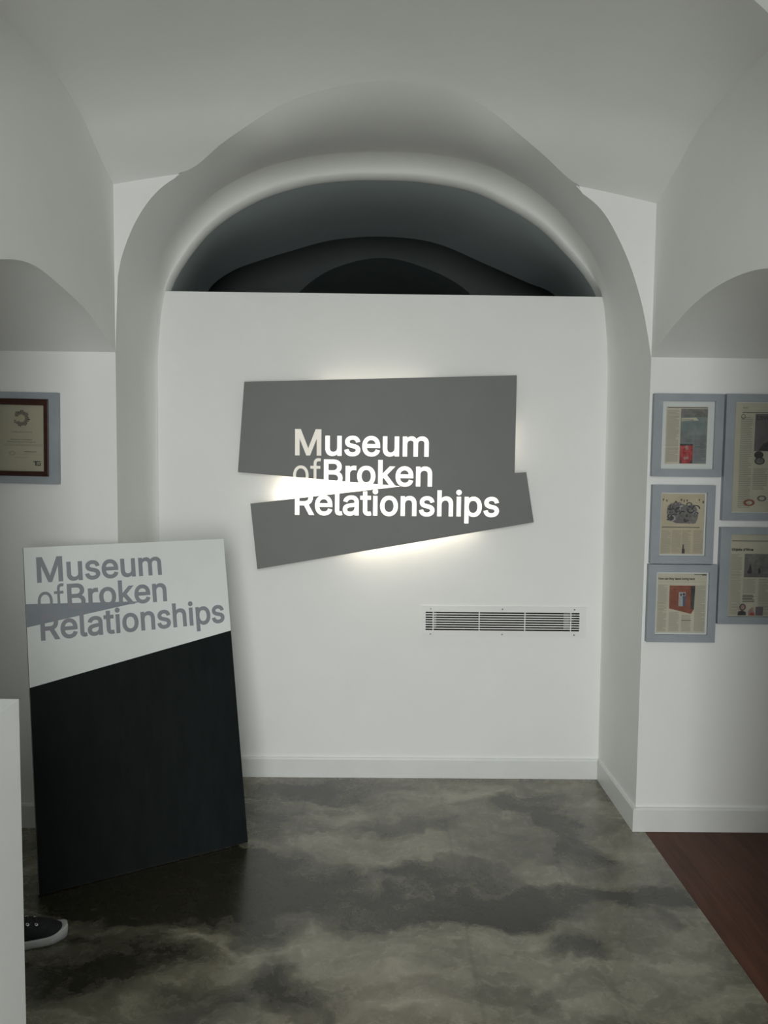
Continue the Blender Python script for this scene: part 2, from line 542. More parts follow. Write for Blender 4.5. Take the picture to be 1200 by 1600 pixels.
def vault(x, y):
    s = (x - XL) / (XR - XL)
    return (1 - s) * lun_l(y) + s * lun_r(y) + 0.11 * (1 - (2 * s - 1) ** 2)


NARC = 97
edge = crom(EDGE, 240)
for k in range(6):
    edge[1:-1] = (edge[:-2] + 2 * edge[1:-1] + edge[2:]) / 4
for p in edge:                       # the edge lies exactly on the vault where it leaves the pier wall
    if p[1] < YP - 0.006:
        p[2] = vault(p[0], p[1])
    else:
        p[1] = YP
        p[2] = min(p[2], vault(p[0], YP))


def by_angle(pts, n=NARC):
    """resample a curve (last two columns x.. z) by its polar angle round the arch middle"""
    P = np.array(pts, float)
    x, z = P[:, 0], P[:, -1]
    a = np.arctan2(z - ZS, x - XC)
    a = np.unwrap(a)
    q = np.linspace(math.pi, 0, n)
    o = np.argsort(a)
    return np.array([[np.interp(v, a[o], P[o, k]) for k in range(P.shape[1])] for v in q])


E3 = by_angle(edge)
E3[0], E3[-1] = (XL, YP, ZS), (XR, YP, ZS)
BO = by_angle(crom(LIP_OUT, 200))
BI = by_angle(crom(LIP_IN, 200))

# --- soffit and jambs of the deep arch
soff = MB()
rows = []
for t in np.linspace(0, 1, 17):
    r = []
    yb = 3.44
    for e, b in zip(E3, BO):
        z = e[2] + (b[1] - e[2]) * t
        # at the crown the vault runs into the soffit without an edge
        wc = max(0.0, min(1.0, (0.62 - abs(e[0] - 0.01)) / 0.30))
        wc = wc * wc * (3 - 2 * wc)
        if wc > 0:
            L = yb - e[1]
            sl = (vault(e[0], e[1]) - vault(e[0], e[1] - 0.03)) / 0.03 * L
            lin = b[1] - e[2]
            h = (t ** 3 - 2 * t * t + t) * (sl - lin)
            z += wc * h
        r.append((e[0] + (b[0] - e[0]) * t, e[1] + (yb - e[1]) * t, z))
    # jambs down to the floor
    left = [(XL + (-1.026 - XL) * t * 1.0, YP + (yb - YP) * t, z) for z in np.linspace(0, ZS, 9)[:-1]]
    right = [(XR + (1.062 - XR) * t, YP + (yb - YP) * t, z) for z in np.linspace(ZS, 0, 9)[1:]]
    rows.append(left + r + right)
soff.grid(rows, flip=True)
structure(soff.build('trim_1', M['plaster']))

# --- rounded lip round the inner end of the arch; it dies out towards the floor on the right
lip = MB()
rows = []
for k, t in enumerate(np.linspace(0, 1, 9)):
    a = t * math.pi / 2
    iy, ii = math.sin(a), 1 - math.cos(a)   # quarter round: depth, then inset
    y = 3.44 + 0.10 * iy
    r = []
    for z in np.linspace(0, ZS, 9)[:-1]:
        r.append((-1.026 + 0.026 * ii, y, z))
    for b, c in zip(BO, BI):
        r.append((b[0] + (c[0] - b[0]) * ii, y, b[1] + (c[1] - b[1]) * ii))
    for z in np.linspace(ZS, 0, 9)[1:]:
        q = 0.25 + 0.75 * z / ZS
        r.append((1.062 - 0.016 * ii * q, y, z))
    rows.append(r)
rows.append([(p[0], 3.62, p[2]) for p in rows[-1]])
lip.grid(rows, flip=True)
structure(lip.build('trim_2', M['plaster']))

# --- vault
NX = 121
xs = np.linspace(XL, XR, NX)
ex = edge[(edge[:, 1] < YP - 0.001)]


def y_edge(x):
    if x <= ex[0, 0] or x >= ex[-1, 0]:
        return YP
    return float(np.interp(x, ex[:, 0], ex[:, 1]))


ce = MB()
rows = []
for x in xs:
    y0 = y_edge(x)
    y1 = YP + YN - y0
    rows.append([(x, y, vault(x, y)) for y in np.linspace(y0, y1, 33)])
ce.grid(rows)
structure(ce.build('ceiling', M['plaster']))

# --- near arch, the way into the room with the entrance: the far one mirrored
na = MB()
rows = []
for t in np.linspace(0, 1, 4):
    r = []
    for e, b in zip(E3, BO):
        em = (e[0], YP + YN - e[1], vault(e[0], YP + YN - e[1]) if e[1] < YP - 0.02 else e[2])
        r.append((em[0], em[1] + (YR - em[1]) * t, em[2] + (max(b[1], em[2]) - em[2]) * t))
    left = [(XL, YN + (YR - YN) * t, z) for z in (0, 0.7, 1.4)]
    right = [(XR, YN + (YR - YN) * t, z) for z in (1.4, 0.7, 0)]
    rows.append(left + r + right)
na.grid(rows)
structure(na.build('trim_3', M['plaster']))


# --- pier walls either side of the arch with the wall of each side passage
def pier_wall(side, y, flip):
    w = MB()
    sgn = -1 if side == 'left' else 1
    x_in = XL if side == 'left' else XR
    x_out = sgn * FAR
    w.add([(x_out, y, 0), (x_in, y, 0), (x_in, y, ZS + 0.012), (x_out, y, ZS + 0.012)], [(0, 1, 2, 3)])
    # spandrel between the arch and the vault
    zz = [p for p in edge if (p[0] < -0.7 if side == 'left' else p[0] > 0.73) and p[1] > YP - 0.02]
    on_x = [p[0] for p in zz if p[1] > YP - 0.001]
    xx = np.linspace(x_in, zz[-1][0] if side == 'left' else zz[0][0], 24)
    zx = np.array(sorted([(p[0], p[2]) for p in zz]))
    lo, hi = [], []
    for x in xx:
        hi.append((x, y, vault(x, YP) + (0.012 if min(on_x) <= x <= max(on_x) else 0.0)))
        lo.append((x, y, min(float(np.interp(x, zx[:, 0], zx[:, 1])), vault(x, YP))))
    lo[0] = (x_in, y, ZS)
    w.grid([lo, hi], smooth=False)
    return w


structure(pier_wall('left', YP, False).build('wall_back_left', M['plaster']))
structure(pier_wall('right', YP, False).build('wall_back_right', M['plaster']))
structure(pier_wall('left', YN, False).build('wall_front_left', M['plaster']))
structure(pier_wall('right', YN, False).build('wall_front_right', M['plaster']))

NICHE_L = crom([(1.74, 1.89), (1.90, 1.955), (2.115, 2.019), (2.227, 2.046), (2.351, 2.057), (2.539, 2.035), (2.70, 2.01), (2.82, 1.978), (2.94, 1.935), (3.032, 1.897)], 60)
NICHE_R = crom([(1.74, 1.895), (1.90, 1.965), (2.143, 2.03), (2.334, 2.052), (2.559, 2.043), (2.77, 2.0), (2.92, 1.95), (3.032, 1.903)], 60)
for _k in range(8):
    for _c in (NICHE_L, NICHE_R):
        _c[1:-1, 1] = (_c[:-2, 1] + 2 * _c[1:-1, 1] + _c[2:, 1]) / 4
for side, x0, nic, lun in (('left', XL, NICHE_L, lun_l), ('right', XR, NICHE_R, lun_r)):
    sgn = -1 if side == 'left' else 1
    w = MB()
    rows = []
    for y, z in nic:
        top = vault(x0, y)
        rows.append([(x0, y, z + (top - z) * t) for t in np.linspace(0, 1, 6)])
    w.grid(rows, smooth=False)
    structure(w.build('wall_' + side, M['plaster']))
    v = MB()
    v.grid([[(x, y, z) for y, z in nic] for x in np.linspace(x0, sgn * FAR, 6)])
    v.add([(sgn * FAR, YN, 0), (sgn * FAR, YP, 0), (sgn * FAR, YP, 2.1), (sgn * FAR, YN, 2.1)], [(0, 1, 2, 3)])
    structure(v.build('ceiling_' + side, M['plaster']))

# --- entrance room round the camera
w = MB()
for sx in (-1, 1):
    w.add([(sx * 1.7, -1.7, 0), (sx * 1.7, YR, 0), (sx * 1.7, YR, 3.0), (sx * 1.7, -1.7, 3.0)], [(0, 1, 2, 3)])
structure(w.build('wall_entrance_sides', M['plaster']))
w = MB()
for x0, x1, z0, z1 in ((-1.7, -0.80, 0, 3.0), (0.70, 1.7, 0, 3.0), (-0.80, 0.70, 2.65, 3.0)):
    w.box((x0, -1.85, z0), (x1, -1.7, z1))
structure(w.build('wall_entrance', M['plaster']))
w = MB()
prof = [(XL, 0)] + [(XL + (b[0] - XL) * 0 + 0, z) for z, b in ()] + [(p[0], max(p[1], 0)) for p in BO] + [(XR, 0)]
outl = [(-1.7, 0.0)] + [(-1.7, 2.4)] * 0
lo = [(XL, YR, 0.0)] + [(e[0], YR, max(b[1], 1.9)) for e, b in zip(E3, BO)] + [(XR, YR, 0.0)]
hi = [(-1.7, YR, 0.0)] + [(-1.7 + 3.4 * i / (NARC - 1), YR, 3.0) for i in range(NARC)] + [(1.7, YR, 0.0)]
w.grid([lo, hi], smooth=False)
structure(w.build('wall_front', M['plaster']))
w = MB()
w.add([(-1.7, -1.7, 3.0), (1.7, -1.7, 3.0), (1.7, YR, 3.0), (-1.7, YR, 3.0)], [(0, 1, 2, 3)])
structure(w.build('ceiling_entrance', M['plaster']))

# --- dark vaulted room beyond the partition
rv = MB()
RO = by_angle(crom(REAR, 200))
rows = []
for t in np.linspace(0, 1, 8):
    s = t * t * (3 - 2 * t) * 0.5 + t * 0.5
    r = [(-1.0 - 0.1 * s, 3.56 + 1.24 * t, z) for z in (0, 1.0)]
    r += [(c[0] + (d[0] - c[0]) * s, 3.56 + 1.24 * t, c[1] + (d[1] - c[1]) * s) for c, d in zip(BI, RO)]
    r += [(1.046 + 0.134 * s, 3.56 + 1.24 * t, z) for z in (1.0, 0)]
    rows.append(r)
rv.grid(rows, flip=True)
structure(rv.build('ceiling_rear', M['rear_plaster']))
rw = MB()
# wider space behind the barrel vault, with an arched opening in its far wall
rw.add([(-2.2, 4.8, 0), (-2.2, 5.6, 0), (-2.2, 5.6, 3.5), (-2.2, 4.8, 3.5)], [(0, 1, 2, 3)])
rw.add([(2.2, 4.8, 0), (2.2, 5.6, 0), (2.2, 5.6, 3.5), (2.2, 4.8, 3.5)], [(0, 1, 2, 3)])
rw.add([(-2.2, 4.8, 3.5), (2.2, 4.8, 3.5), (2.2, 5.6, 3.5), (-2.2, 5.6, 3.5)], [(0, 1, 2, 3)])
outer = [(-2.2 + 4.4 * i / (NARC - 1), 3.5) for i in range(NARC)]
rw.grid([[(-1.10, 4.8, 0)] + [(p[0], 4.8, p[1]) for p in RO] + [(1.18, 4.8, 0)],
         [(-2.2, 4.8, 0)] + [(p[0], 4.8, p[1]) for p in outer] + [(2.2, 4.8, 0)]], smooth=False)
RI = by_angle(crom(REAR_IN, 200))
rw.grid([[(-0.72, 5.6, 0)] + [(p[0], 5.6, p[1]) for p in RI] + [(0.80, 5.6, 0)],
         [(-2.2, 5.6, 0)] + [(p[0], 5.6, p[1]) for p in outer] + [(2.2, 5.6, 0)]], smooth=False)
rw.grid([[(-0.72, y, 0)] + [(p[0], y, p[1]) for p in RI] + [(0.80, y, 0)] for y in (5.6, 8.0)], mi=1)
rw.add([(-0.9, 8.0, 0), (0.95, 8.0, 0), (0.95, 8.0, 3.0), (-0.9, 8.0, 3.0)], [(0, 1, 2, 3)], mi=1)
structure(rw.build('wall_rear', [M['rear_shade'], M['recess_shade']]))

# --- partition closing the arch, with the opening for the grille
GX0, GX1, GZ0, GZ1 = 0.2325, 0.9487, 0.7035, 0.7900
PT = 2.238
pw = MB()
p_l = -1.03
for (x0, x1, z0, z1) in ((p_l, GX0, 0, PT), (GX1, 1.07, 0, PT), (GX0, GX1, 0, GZ0), (GX0, GX1, GZ1, PT)):
    pw.box((x0, YB, z0), (x1, YB + 0.09, z1))
structure(pw.build('wall_back', M['partition']))

# --- floors
fl = MB()
fl.box((-FAR, -1.7, -0.06), (1.10, 6.4, 0.0))
fl.box((1.10, -1.7, -0.06), (FAR, YR, 0.0))
fl.box((1.10, YP, -0.06), (FAR, 6.4, 0.0))
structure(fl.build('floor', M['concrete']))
sf = MB()
sf.box((1.10, YR, -0.06), (FAR, YP, -0.012))
sub = structure(sf.build('floor_timber', M['subfloor']))
pk = 0
for i in range(13):
    x0 = 1.101 + i * 0.088
    x1 = min(x0 + 0.0877, FAR - 0.001)
    cuts = [YR, YR + 0.35 + 0.37 * ((i * 5) % 3), YP - 0.002]
    for a, b in zip(cuts[:-1], cuts[1:]):
        q = MB()
        cx, cy = (x0 + x1) / 2, (a + b) / 2
        lift = random.uniform(-0.0002, 0.0002)
        q.box((x0 - cx, a + 0.0002 - cy, -0.012), (x1 - cx, b - 0.0002 - cy, 0.0 + lift))
        o = q.build('plank', M['wood'], sub, bevel=0.0004)
        o.location = (cx, cy, 0)


# --- baseboards
def baseboard(name, a, b, n, h=0.098, t=0.014):
    """a, b: floor points; n: direction into the room"""
    a, b, n = Vector(a), Vector(b), Vector(n)
    prof = [(0, 0), (t, 0), (t, h - 0.008), (t - 0.004, h), (0, h)]
    q = MB()
    vs = [(*(p + n * u), z) for p in (a, b) for u, z in prof]
    k = len(prof)
    fs = [list(range(k)), list(range(2 * k - 1, k - 1, -1))] + [(i, (i + 1) % k, k + (i + 1) % k, k + i) for i in range(k)]
    q.add(vs, fs)
    return structure(q.build(name, M['baseboard'], fix=True))


TB = 0.014
baseboard('baseboard_back', (-1.02, YB), (XR, YB), (0, -1), h=0.094)
baseboard('baseboard_right', (XR, YP - TB), (XR, YB - TB), (-1, 0))
baseboard('baseboard_left', (XL, YP - TB), (XL, YB - TB), (1, 0))
baseboard('baseboard_back_right', (XR, YP), (FAR, YP), (0, -1))
baseboard('baseboard_back_left', (-FAR, YP), (XL, YP), (0, -1))

# ------------------------------------------------------------------ lettering
_ff = None
try:
    _p = os.path.join(bpy.utils.system_resource('DATAFILES'), 'fonts', 'Inter.woff2')
    if os.path.exists(_p):
        _ff = bpy.data.fonts.load(_p)
except Exception:
    _ff = None


def loops_of(body, size):
    """outline loops of a line of writing"""
    cu = bpy.data.curves.new('writing', 'FONT')
    cu.body, cu.size, cu.resolution_u = body, size, 6
    if _ff:
        cu.font = _ff
    cu.fill_mode = 'NONE'
    o = bpy.data.objects.new('writing', cu)
    COL.objects.link(o)
    bpy.context.view_layer.update()
    me = bpy.data.meshes.new_from_object(o.evaluated_get(bpy.context.evaluated_depsgraph_get()))
    bpy.data.objects.remove(o)
    bpy.data.curves.remove(cu)
    nb = {}
    for e in me.edges:
        i, j = e.vertices
        nb.setdefault(i, []).append(j)
        nb.setdefault(j, []).append(i)
    co = [(v.co.x, v.co.y) for v in me.vertices]
    bpy.data.meshes.remove(me)
    seen, out = set(), []
    for st in nb:
        if st in seen:
            continue
        lp, cur, prev = [st], st, None
        seen.add(st)
        while True:
            nx = [k for k in nb[cur] if k not in seen]
            if not nx:
                break
            cur = nx[0] if prev is not None else min(nx)
            prev = cur
            seen.add(cur)
            lp.append(cur)
        P = []
        for k in lp:
            if not P or math.dist(P[-1], co[k]) > size * 2e-4:
                P.append(co[k])
        if len(P) > 2 and math.dist(P[0], P[-1]) < size * 2e-4:
            P.pop()
        if len(P) > 2:
            out.append(P)
    return out


def area2(P):
    return sum(P[i - 1][0] * P[i][1] - P[i][0] * P[i - 1][1] for i in range(len(P)))


def inside(pt, P):
    x, y = pt
    c = False
    for i in range(len(P)):
        (x0, y0), (x1, y1) = P[i - 1], P[i]
        if (y0 > y) != (y1 > y) and x < (x1 - x0) * (y - y0) / (y1 - y0) + x0:
            c = not c
    return c


def grow(P, d):
    """loop moved outwards by d to the right of its direction of travel"""
    n, out = len(P), []
    for i in range(n):
        a, p, b = P[i - 1], P[i], P[(i + 1) % n]
        d1 = Vector((p[0] - a[0], p[1] - a[1])).normalized()
        d2 = Vector((b[0] - p[0], b[1] - p[1])).normalized()
        n1, n2 = Vector((d1.y, -d1.x)), Vector((d2.y, -d2.x))
        m = n1 + n2
        if m.length < 1e-4:
            m = n1
        m.normalize()
        k = d / max(0.45, m.dot(n1))
        out.append((p[0] + m.x * k, p[1] + m.y * k))
    return out


def winding(pt, P):
    x, y = pt
    w = 0
    for i in range(len(P)):
        (x0, y0), (x1, y1) = P[i - 1], P[i]
        if (y0 > y) != (y1 > y) and x < (x1 - x0) * (y - y0) / (y1 - y0) + x0:
            w += 1 if y1 > y0 else -1
    return w


def flat_text(body, size, offset=0.0):
    """filled letters of a line of writing, as (verts, faces) sorted along the line"""
    L = loops_of(body, size)
    depth = [sum(inside(P[0], Q) for Q in L if Q is not P) for P in L]
    # every loop keeps the font's own sense: outlines one way, counters the other
    walk = []
    for P, dp in zip(L, depth):
        walk.append(P)
    outer = []
    for i, P in enumerate(walk):
        hole = False
        for j, Q in enumerate(walk):
            if j != i and abs(area2(Q)) > abs(area2(P)) and all(inside(p, Q) for p in P):
                hole = True
        outer.append(not hole)
    fixed = []
    for P, is_out in zip(walk, outer):
        if (area2(P) > 0) != is_out:
            P = P[::-1]
        fixed.append(grow(P, offset) if offset else P)
    ids = [i for i, o in enumerate(outer) if o]
    grp = {i: i for i in ids}

    def root(i):
        while grp[i] != i:
            i = grp[i]
        return i
    for i in ids:
        for j in ids:
            if i < j:
                ax, bx = [p[0] for p in L[i]], [p[0] for p in L[j]]
                a0, a1, b0, b1 = min(ax), max(ax), min(bx), max(bx)
                touch = any(inside(p, L[j]) for p in L[i]) or any(inside(p, L[i]) for p in L[j])
                if touch or min(a1, b1) - max(a0, b0) > 0.6 * min(a1 - a0, b1 - b0):
                    grp[root(j)] = root(i)
    sets = {}
    for i in ids:
        sets.setdefault(root(i), []).append(i)
    for r, g in sets.items():
        g += [j for j in range(len(L)) if not outer[j] and any(inside(L[j][0], L[i]) for i in g if outer[i])]
    out = []
    for g in sorted(sets.values(), key=lambda g: min(p[0] for i in g for p in L[i])):
        vs, es = [], []
        for i in g:
            o, n = len(vs), len(fixed[i])
            vs += [Vector(p) for p in fixed[i]]
            es += [(o + k, o + (k + 1) % n) for k in range(n)]
        r = delaunay_2d_cdt(vs, es, [], 0, size * 1e-5)
        V = [(v.x, v.y) for v in r[0]]
        F = []
        for f in r[2]:
            c = (sum(V[i][0] for i in f) / len(f), sum(V[i][1] for i in f) / len(f))
            if sum(winding(c, fixed[i]) for i in g) > 0:
                F.append(list(f) if area2([V[i] for i in f]) > 0 else list(f)[::-1])
        used = sorted({i for f in F for i in f})
        ix = {k: i for i, k in enumerate(used)}
        out.append(([V[k] for k in used], [[ix[i] for i in f] for f in F]))
    return out


_M = loops_of('H', 1.0)
CAP = max(p[1] for P in _M for p in P) - min(p[1] for P in _M for p in P)


def fit_line(body, x0, x1, base, cap, offset):
    """letters of a word fitted between x0 and x1 on a baseline, cap height given"""
    cap -= 2 * offset
    base += offset
    L = flat_text(body, cap / CAP, offset)
    a = min(p[0] for vs, _ in L for p in vs)
    b = max(p[0] for vs, _ in L for p in vs)
    k = (x1 - x0) / (b - a)
    return [([(x0 + (x - a) * k, base + y) for x, y in vs], fs) for vs, fs in L]


def solid_letter(letter, d0, d1, fn):
    """mesh lists of a letter as a plate between d0 and d1"""
    vs, fs = letter
    n = len(vs)
    V = [fn(u, v, d0) for u, v in vs] + [fn(u, v, d1) for u, v in vs]
    # outward edge loops: edges used once
    cnt = {}
    for f in fs:
        for i in range(len(f)):
            e = (f[i], f[(i + 1) % len(f)])
            cnt[e] = cnt.get(e, 0) + 1
    F = [list(f) for f in fs] + [[i + n for i in reversed(f)] for f in fs]
    for (a, b) in cnt:
        if (b, a) not in cnt:
            F.append([b, a, a + n, b + n])
    return V, F


# ------------------------------------------------------------------ the lit wall sign
SY0, SY1 = 3.4700, 3.4760            # front and back of the plate; it stands off the wall
sign = empty('wall_sign', 'large slanted grey sign with cut-out white lettering, lit from behind, on the white back wall', 'sign', (0, YB, 1.38))
PLATE = [(-0.5954, 1.8315), (-0.6247, 1.4294), (0.1104, 1.3735), (-0.5689, 1.2879), (-0.5379, 0.9914), (0.7109, 1.2170), (0.6716, 1.4426),
         (0.6191, 1.4389), (0.6191, 1.8743)]


def on_sign(u, v, d):
    return (u, d - YB, v - 1.38)


lines = [('Museum', -0.369, 0.231, 1.507, 0.118, 0.0036), ('of', -0.3775, -0.2520, 1.3730, 0.118, 0.0006),
         ('Broken', -0.2395, 0.2480, 1.3730, 0.118, 0.0036), ('Relationships', -0.369, 0.5525, 1.2395, 0.118, 0.0036)]
letters = []
for body, x0, x1, base, cap, off in lines:
    for k, L in enumerate(fit_line(body, x0, x1, base, cap, off)):
        letters.append((body, k, L))
cut = MB()
for _, _, L in letters:
    V, F = solid_letter(L, SY0 - 0.01, SY1 + 0.01, on_sign)
    cut.add(V, F)
cutter = cut.build('cutter', M['sign_grey'], fix=True)
pl = MB()
pl.prism(PLATE, SY0, SY1, on_sign)
plate = pl.build('plate', [M['sign_grey']], fix=True)


def boolean(o, other, op):
    md = o.modifiers.new('cut', 'BOOLEAN')
    md.operation, md.object, md.solver = op, other, 'EXACT'
    md.use_self = op == 'DIFFERENCE'
    bpy.context.view_layer.update()
    me = bpy.data.meshes.new_from_object(o.evaluated_get(bpy.context.evaluated_depsgraph_get()))
    o.modifiers.remove(md)
    old = o.data
    o.data = me
    bpy.data.meshes.remove(old)


pl2 = MB()
pl2.prism(PLATE, SY0 - 0.02, SY1 + 0.02, on_sign)
whole = pl2.build('whole', [M['sign_grey']], fix=True)
boolean(plate, cutter, 'DIFFERENCE')
plate.parent = sign
plate.name = 'plate'
for body, k, L in letters:
    q = MB()
    V, F = solid_letter(L, SY0 + 0.0012, SY1 - 0.0005, on_sign)
    q.add(V, F)
    lit = 'letter_dim' if (body == 'of' or (body == 'Museum' and k == 0)) else 'letter_lit'
    o = q.build('letter', M[lit], fix=True)
    zs = [p[1] for p in L[0]]
    if body in ('of', 'Broken', 'Relationships') and (min(zs) < 1.4294 and max(zs) > 1.29):
        boolean(o, whole, 'INTERSECT')
    o.parent = sign
    if lit == 'letter_dim':
        o['label'] = 'dimmer beige letter'
for o in (cutter, whole):
    me = o.data
    bpy.data.objects.remove(o)
    bpy.data.meshes.remove(me)
for (u, v) in ((-0.5, 1.75), (0.53, 1.78), (-0.44, 1.06), (0.60, 1.27), (0.50, 1.50)):
    q = MB()
    ring = [(u + 0.009 * math.cos(a), v + 0.009 * math.sin(a)) for a in np.linspace(0, 2 * math.pi, 13)[:-1]]
    q.prism(ring, SY1, YB, on_sign)
    q.build('standoff', M['screw'], sign, fix=True)
for (u0, u1, v) in ((-0.28, 0.34, 1.433), (-0.33, 0.29, 1.305), (-0.15, 0.35, 1.200), (-0.20, 0.30, 1.760)):
    q = MB()
    q.box((u0, SY1 + 0.0005 - YB, v - 0.006 - 1.38), (u1, SY1 + 0.008 - YB, v + 0.006 - 1.38))
    q.build('lamp_batten', M['grille_white'], sign)

# ------------------------------------------------------------------ air grille in the back wall
gr = empty('air_grille', 'white slatted ventilation grille set in the white wall under the lit sign', 'vent', (0.5906, YB, 0.7468))


def rel(o, x, y, z):
    return (x - o.location[0], y - o.location[1], z - o.location[2])


def pbox(parent, name, a, b, mat, bevel=0.0):
    q = MB()
    q.box(rel(parent, *a), rel(parent, *b))
    return q.build(name, mat, parent, bevel)


q = MB()
O0 = (0.2125, 0.6735, 0.9810, 0.8185)
for (x0, x1, z0, z1) in ((O0[0], GX0, O0[1], O0[3]), (GX1, O0[2], O0[1], O0[3]), (GX0, GX1, O0[1], GZ0), (GX0, GX1, GZ1, O0[3])):
    q.box(rel(gr, x0, YB - 0.005, z0), rel(gr, x1, YB, z1))
q.build('frame', M['grille_white'], gr)
q = MB()   # duct, open to the front
D = 0.085
a, b = (GX0, YB, GZ0), (GX1, YB + D, GZ1)
P = [rel(gr, x, y, z) for x in (a[0], b[0]) for y in (a[1], b[1]) for z in (a[2], b[2])]
q.add(P, [(0, 1, 3, 2), (4, 6, 7, 5), (0, 2, 6, 4), (1, 5, 7, 3), (2, 3, 7, 6)])
q.build('duct', M['duct_dark'], gr)
pitch = (GZ1 - GZ0) / 7.62
for i in range(7):
    z = GZ1 - pitch * (i + 0.81)
    pbox(gr, 'slat', (GX0, YB - 0.004, z - 0.0025), (GX1, YB - 0.001, z + 0.0022), M['grille_white'])
for x in (0.2676, 0.4821, 0.6947, 0.9089):
    pbox(gr, 'divider', (x - 0.0022, YB - 0.0046, GZ0), (x + 0.0022, YB + 0.010, GZ1), M['grille_white'])
for x0, x1 in ((0.269, 0.284), (0.880, 0.907)):
    pbox(gr, 'bracket', (x0, YB + 0.016, GZ0 + 0.004), (x1, YB + 0.019, GZ1 - 0.006), M['bracket_metal'])
for x, z in ((0.2556, 0.8041), (0.5886, 0.8048), (0.9242, 0.8057), (0.2558, 0.6858), (0.5894, 0.6864), (0.9250, 0.6862)):
    q = MB()
    ring = [(0.0036 * math.cos(t), 0.0036 * math.sin(t)) for t in np.linspace(0, 2 * math.pi, 11)[:-1]]
    q.prism(ring, -0.0065, -0.005, lambda u, v, d: rel(gr, x + u, YB + d, z + v))
    q.build('screw', M['screw'], gr, fix=True)

# ------------------------------------------------------------------ leaning board at the left
PW, PH, YAWB, LEAN = 0.7456, 1.1909, 0.5212, 0.2367
bd = empty('sign_board', 'tall leaning board with grey lettering on white above a black lower part', 'sign board', (-1.1334, 2.5326, 0.0), (0, 0, YAWB))
cl, sl = math.cos(LEAN), math.sin(LEAN)
TH = 0.02


def on_board(u, v, d):
    """u along the foot, v up the face, d behind the face"""
    return (u, v * sl + d * cl, v * cl - d * sl + TH * sl * 1.02)


FP = [(0, 0), (PW, 0), (PW, PH), (0, PH)]
q = MB()
q.prism(FP, 0.0, TH, on_board, 0, 1)
q.build('panel', [M['board_white'], M['board_edge']], bd, fix=True)
q = MB()
q.prism([(0.0004, 0.0004), (PW - 0.0004, 0.0004), (PW - 0.0004, 0.8182), (0.0004, 0.6936)], -0.0012, 0.0, on_board)
q.build('black_panel', M['board_black'], bd, fix=True)
q = MB()
q.prism([(0.0006, 0.9052), (0.4064, 0.9641), (0.0006, 0.988)], -0.0005, 0.0, on_board)
q.build('wedge', M['print_blue_grey'], bd, fix=True)
for body, x0, x1, base, cap, off in (('Museum', 0.0405, 0.4870, 1.061, 0.0930, 0.0027), ('of', 0.0394, 0.1290, 0.9570, 0.0930, 0.0003),
                                     ('Broken', 0.1390, 0.5000, 0.9570, 0.0930, 0.0027), ('Relationships', 0.0440, 0.7235, 0.8530, 0.0930, 0.0027)):
    for L in fit_line(body, x0, x1, base, cap, off):
        q = MB()
        V, F = solid_letter(L, -0.0010, 0.0, on_board)
        q.add(V, F)
        q.build('letter', M['print_grey'], bd, fix=True)
# prop behind
q = MB()
fx = PW / 2
top = Vector(on_board(fx, 0.86, TH + 0.001))
foot = Vector((fx, 0.60, 0.0))
for sx in (-0.02, 0.02):
    pass
vs = [(fx - 0.02, top.y, top.z), (fx + 0.02, top.y, top.z), (fx + 0.02, foot.y, 0), (fx - 0.02, foot.y, 0),
      (fx - 0.02, top.y + 0.002, top.z + 0.03), (fx + 0.02, top.y + 0.002, top.z + 0.03), (fx + 0.02, foot.y + 0.022, 0), (fx - 0.02, foot.y + 0.022, 0)]
q.add(vs, [(0, 1, 2, 3), (7, 6, 5, 4), (0, 4, 5, 1), (1, 5, 6, 2), (2, 6, 7, 3), (3, 7, 4, 0)])
q.build('prop', M['strut'], bd, fix=True)

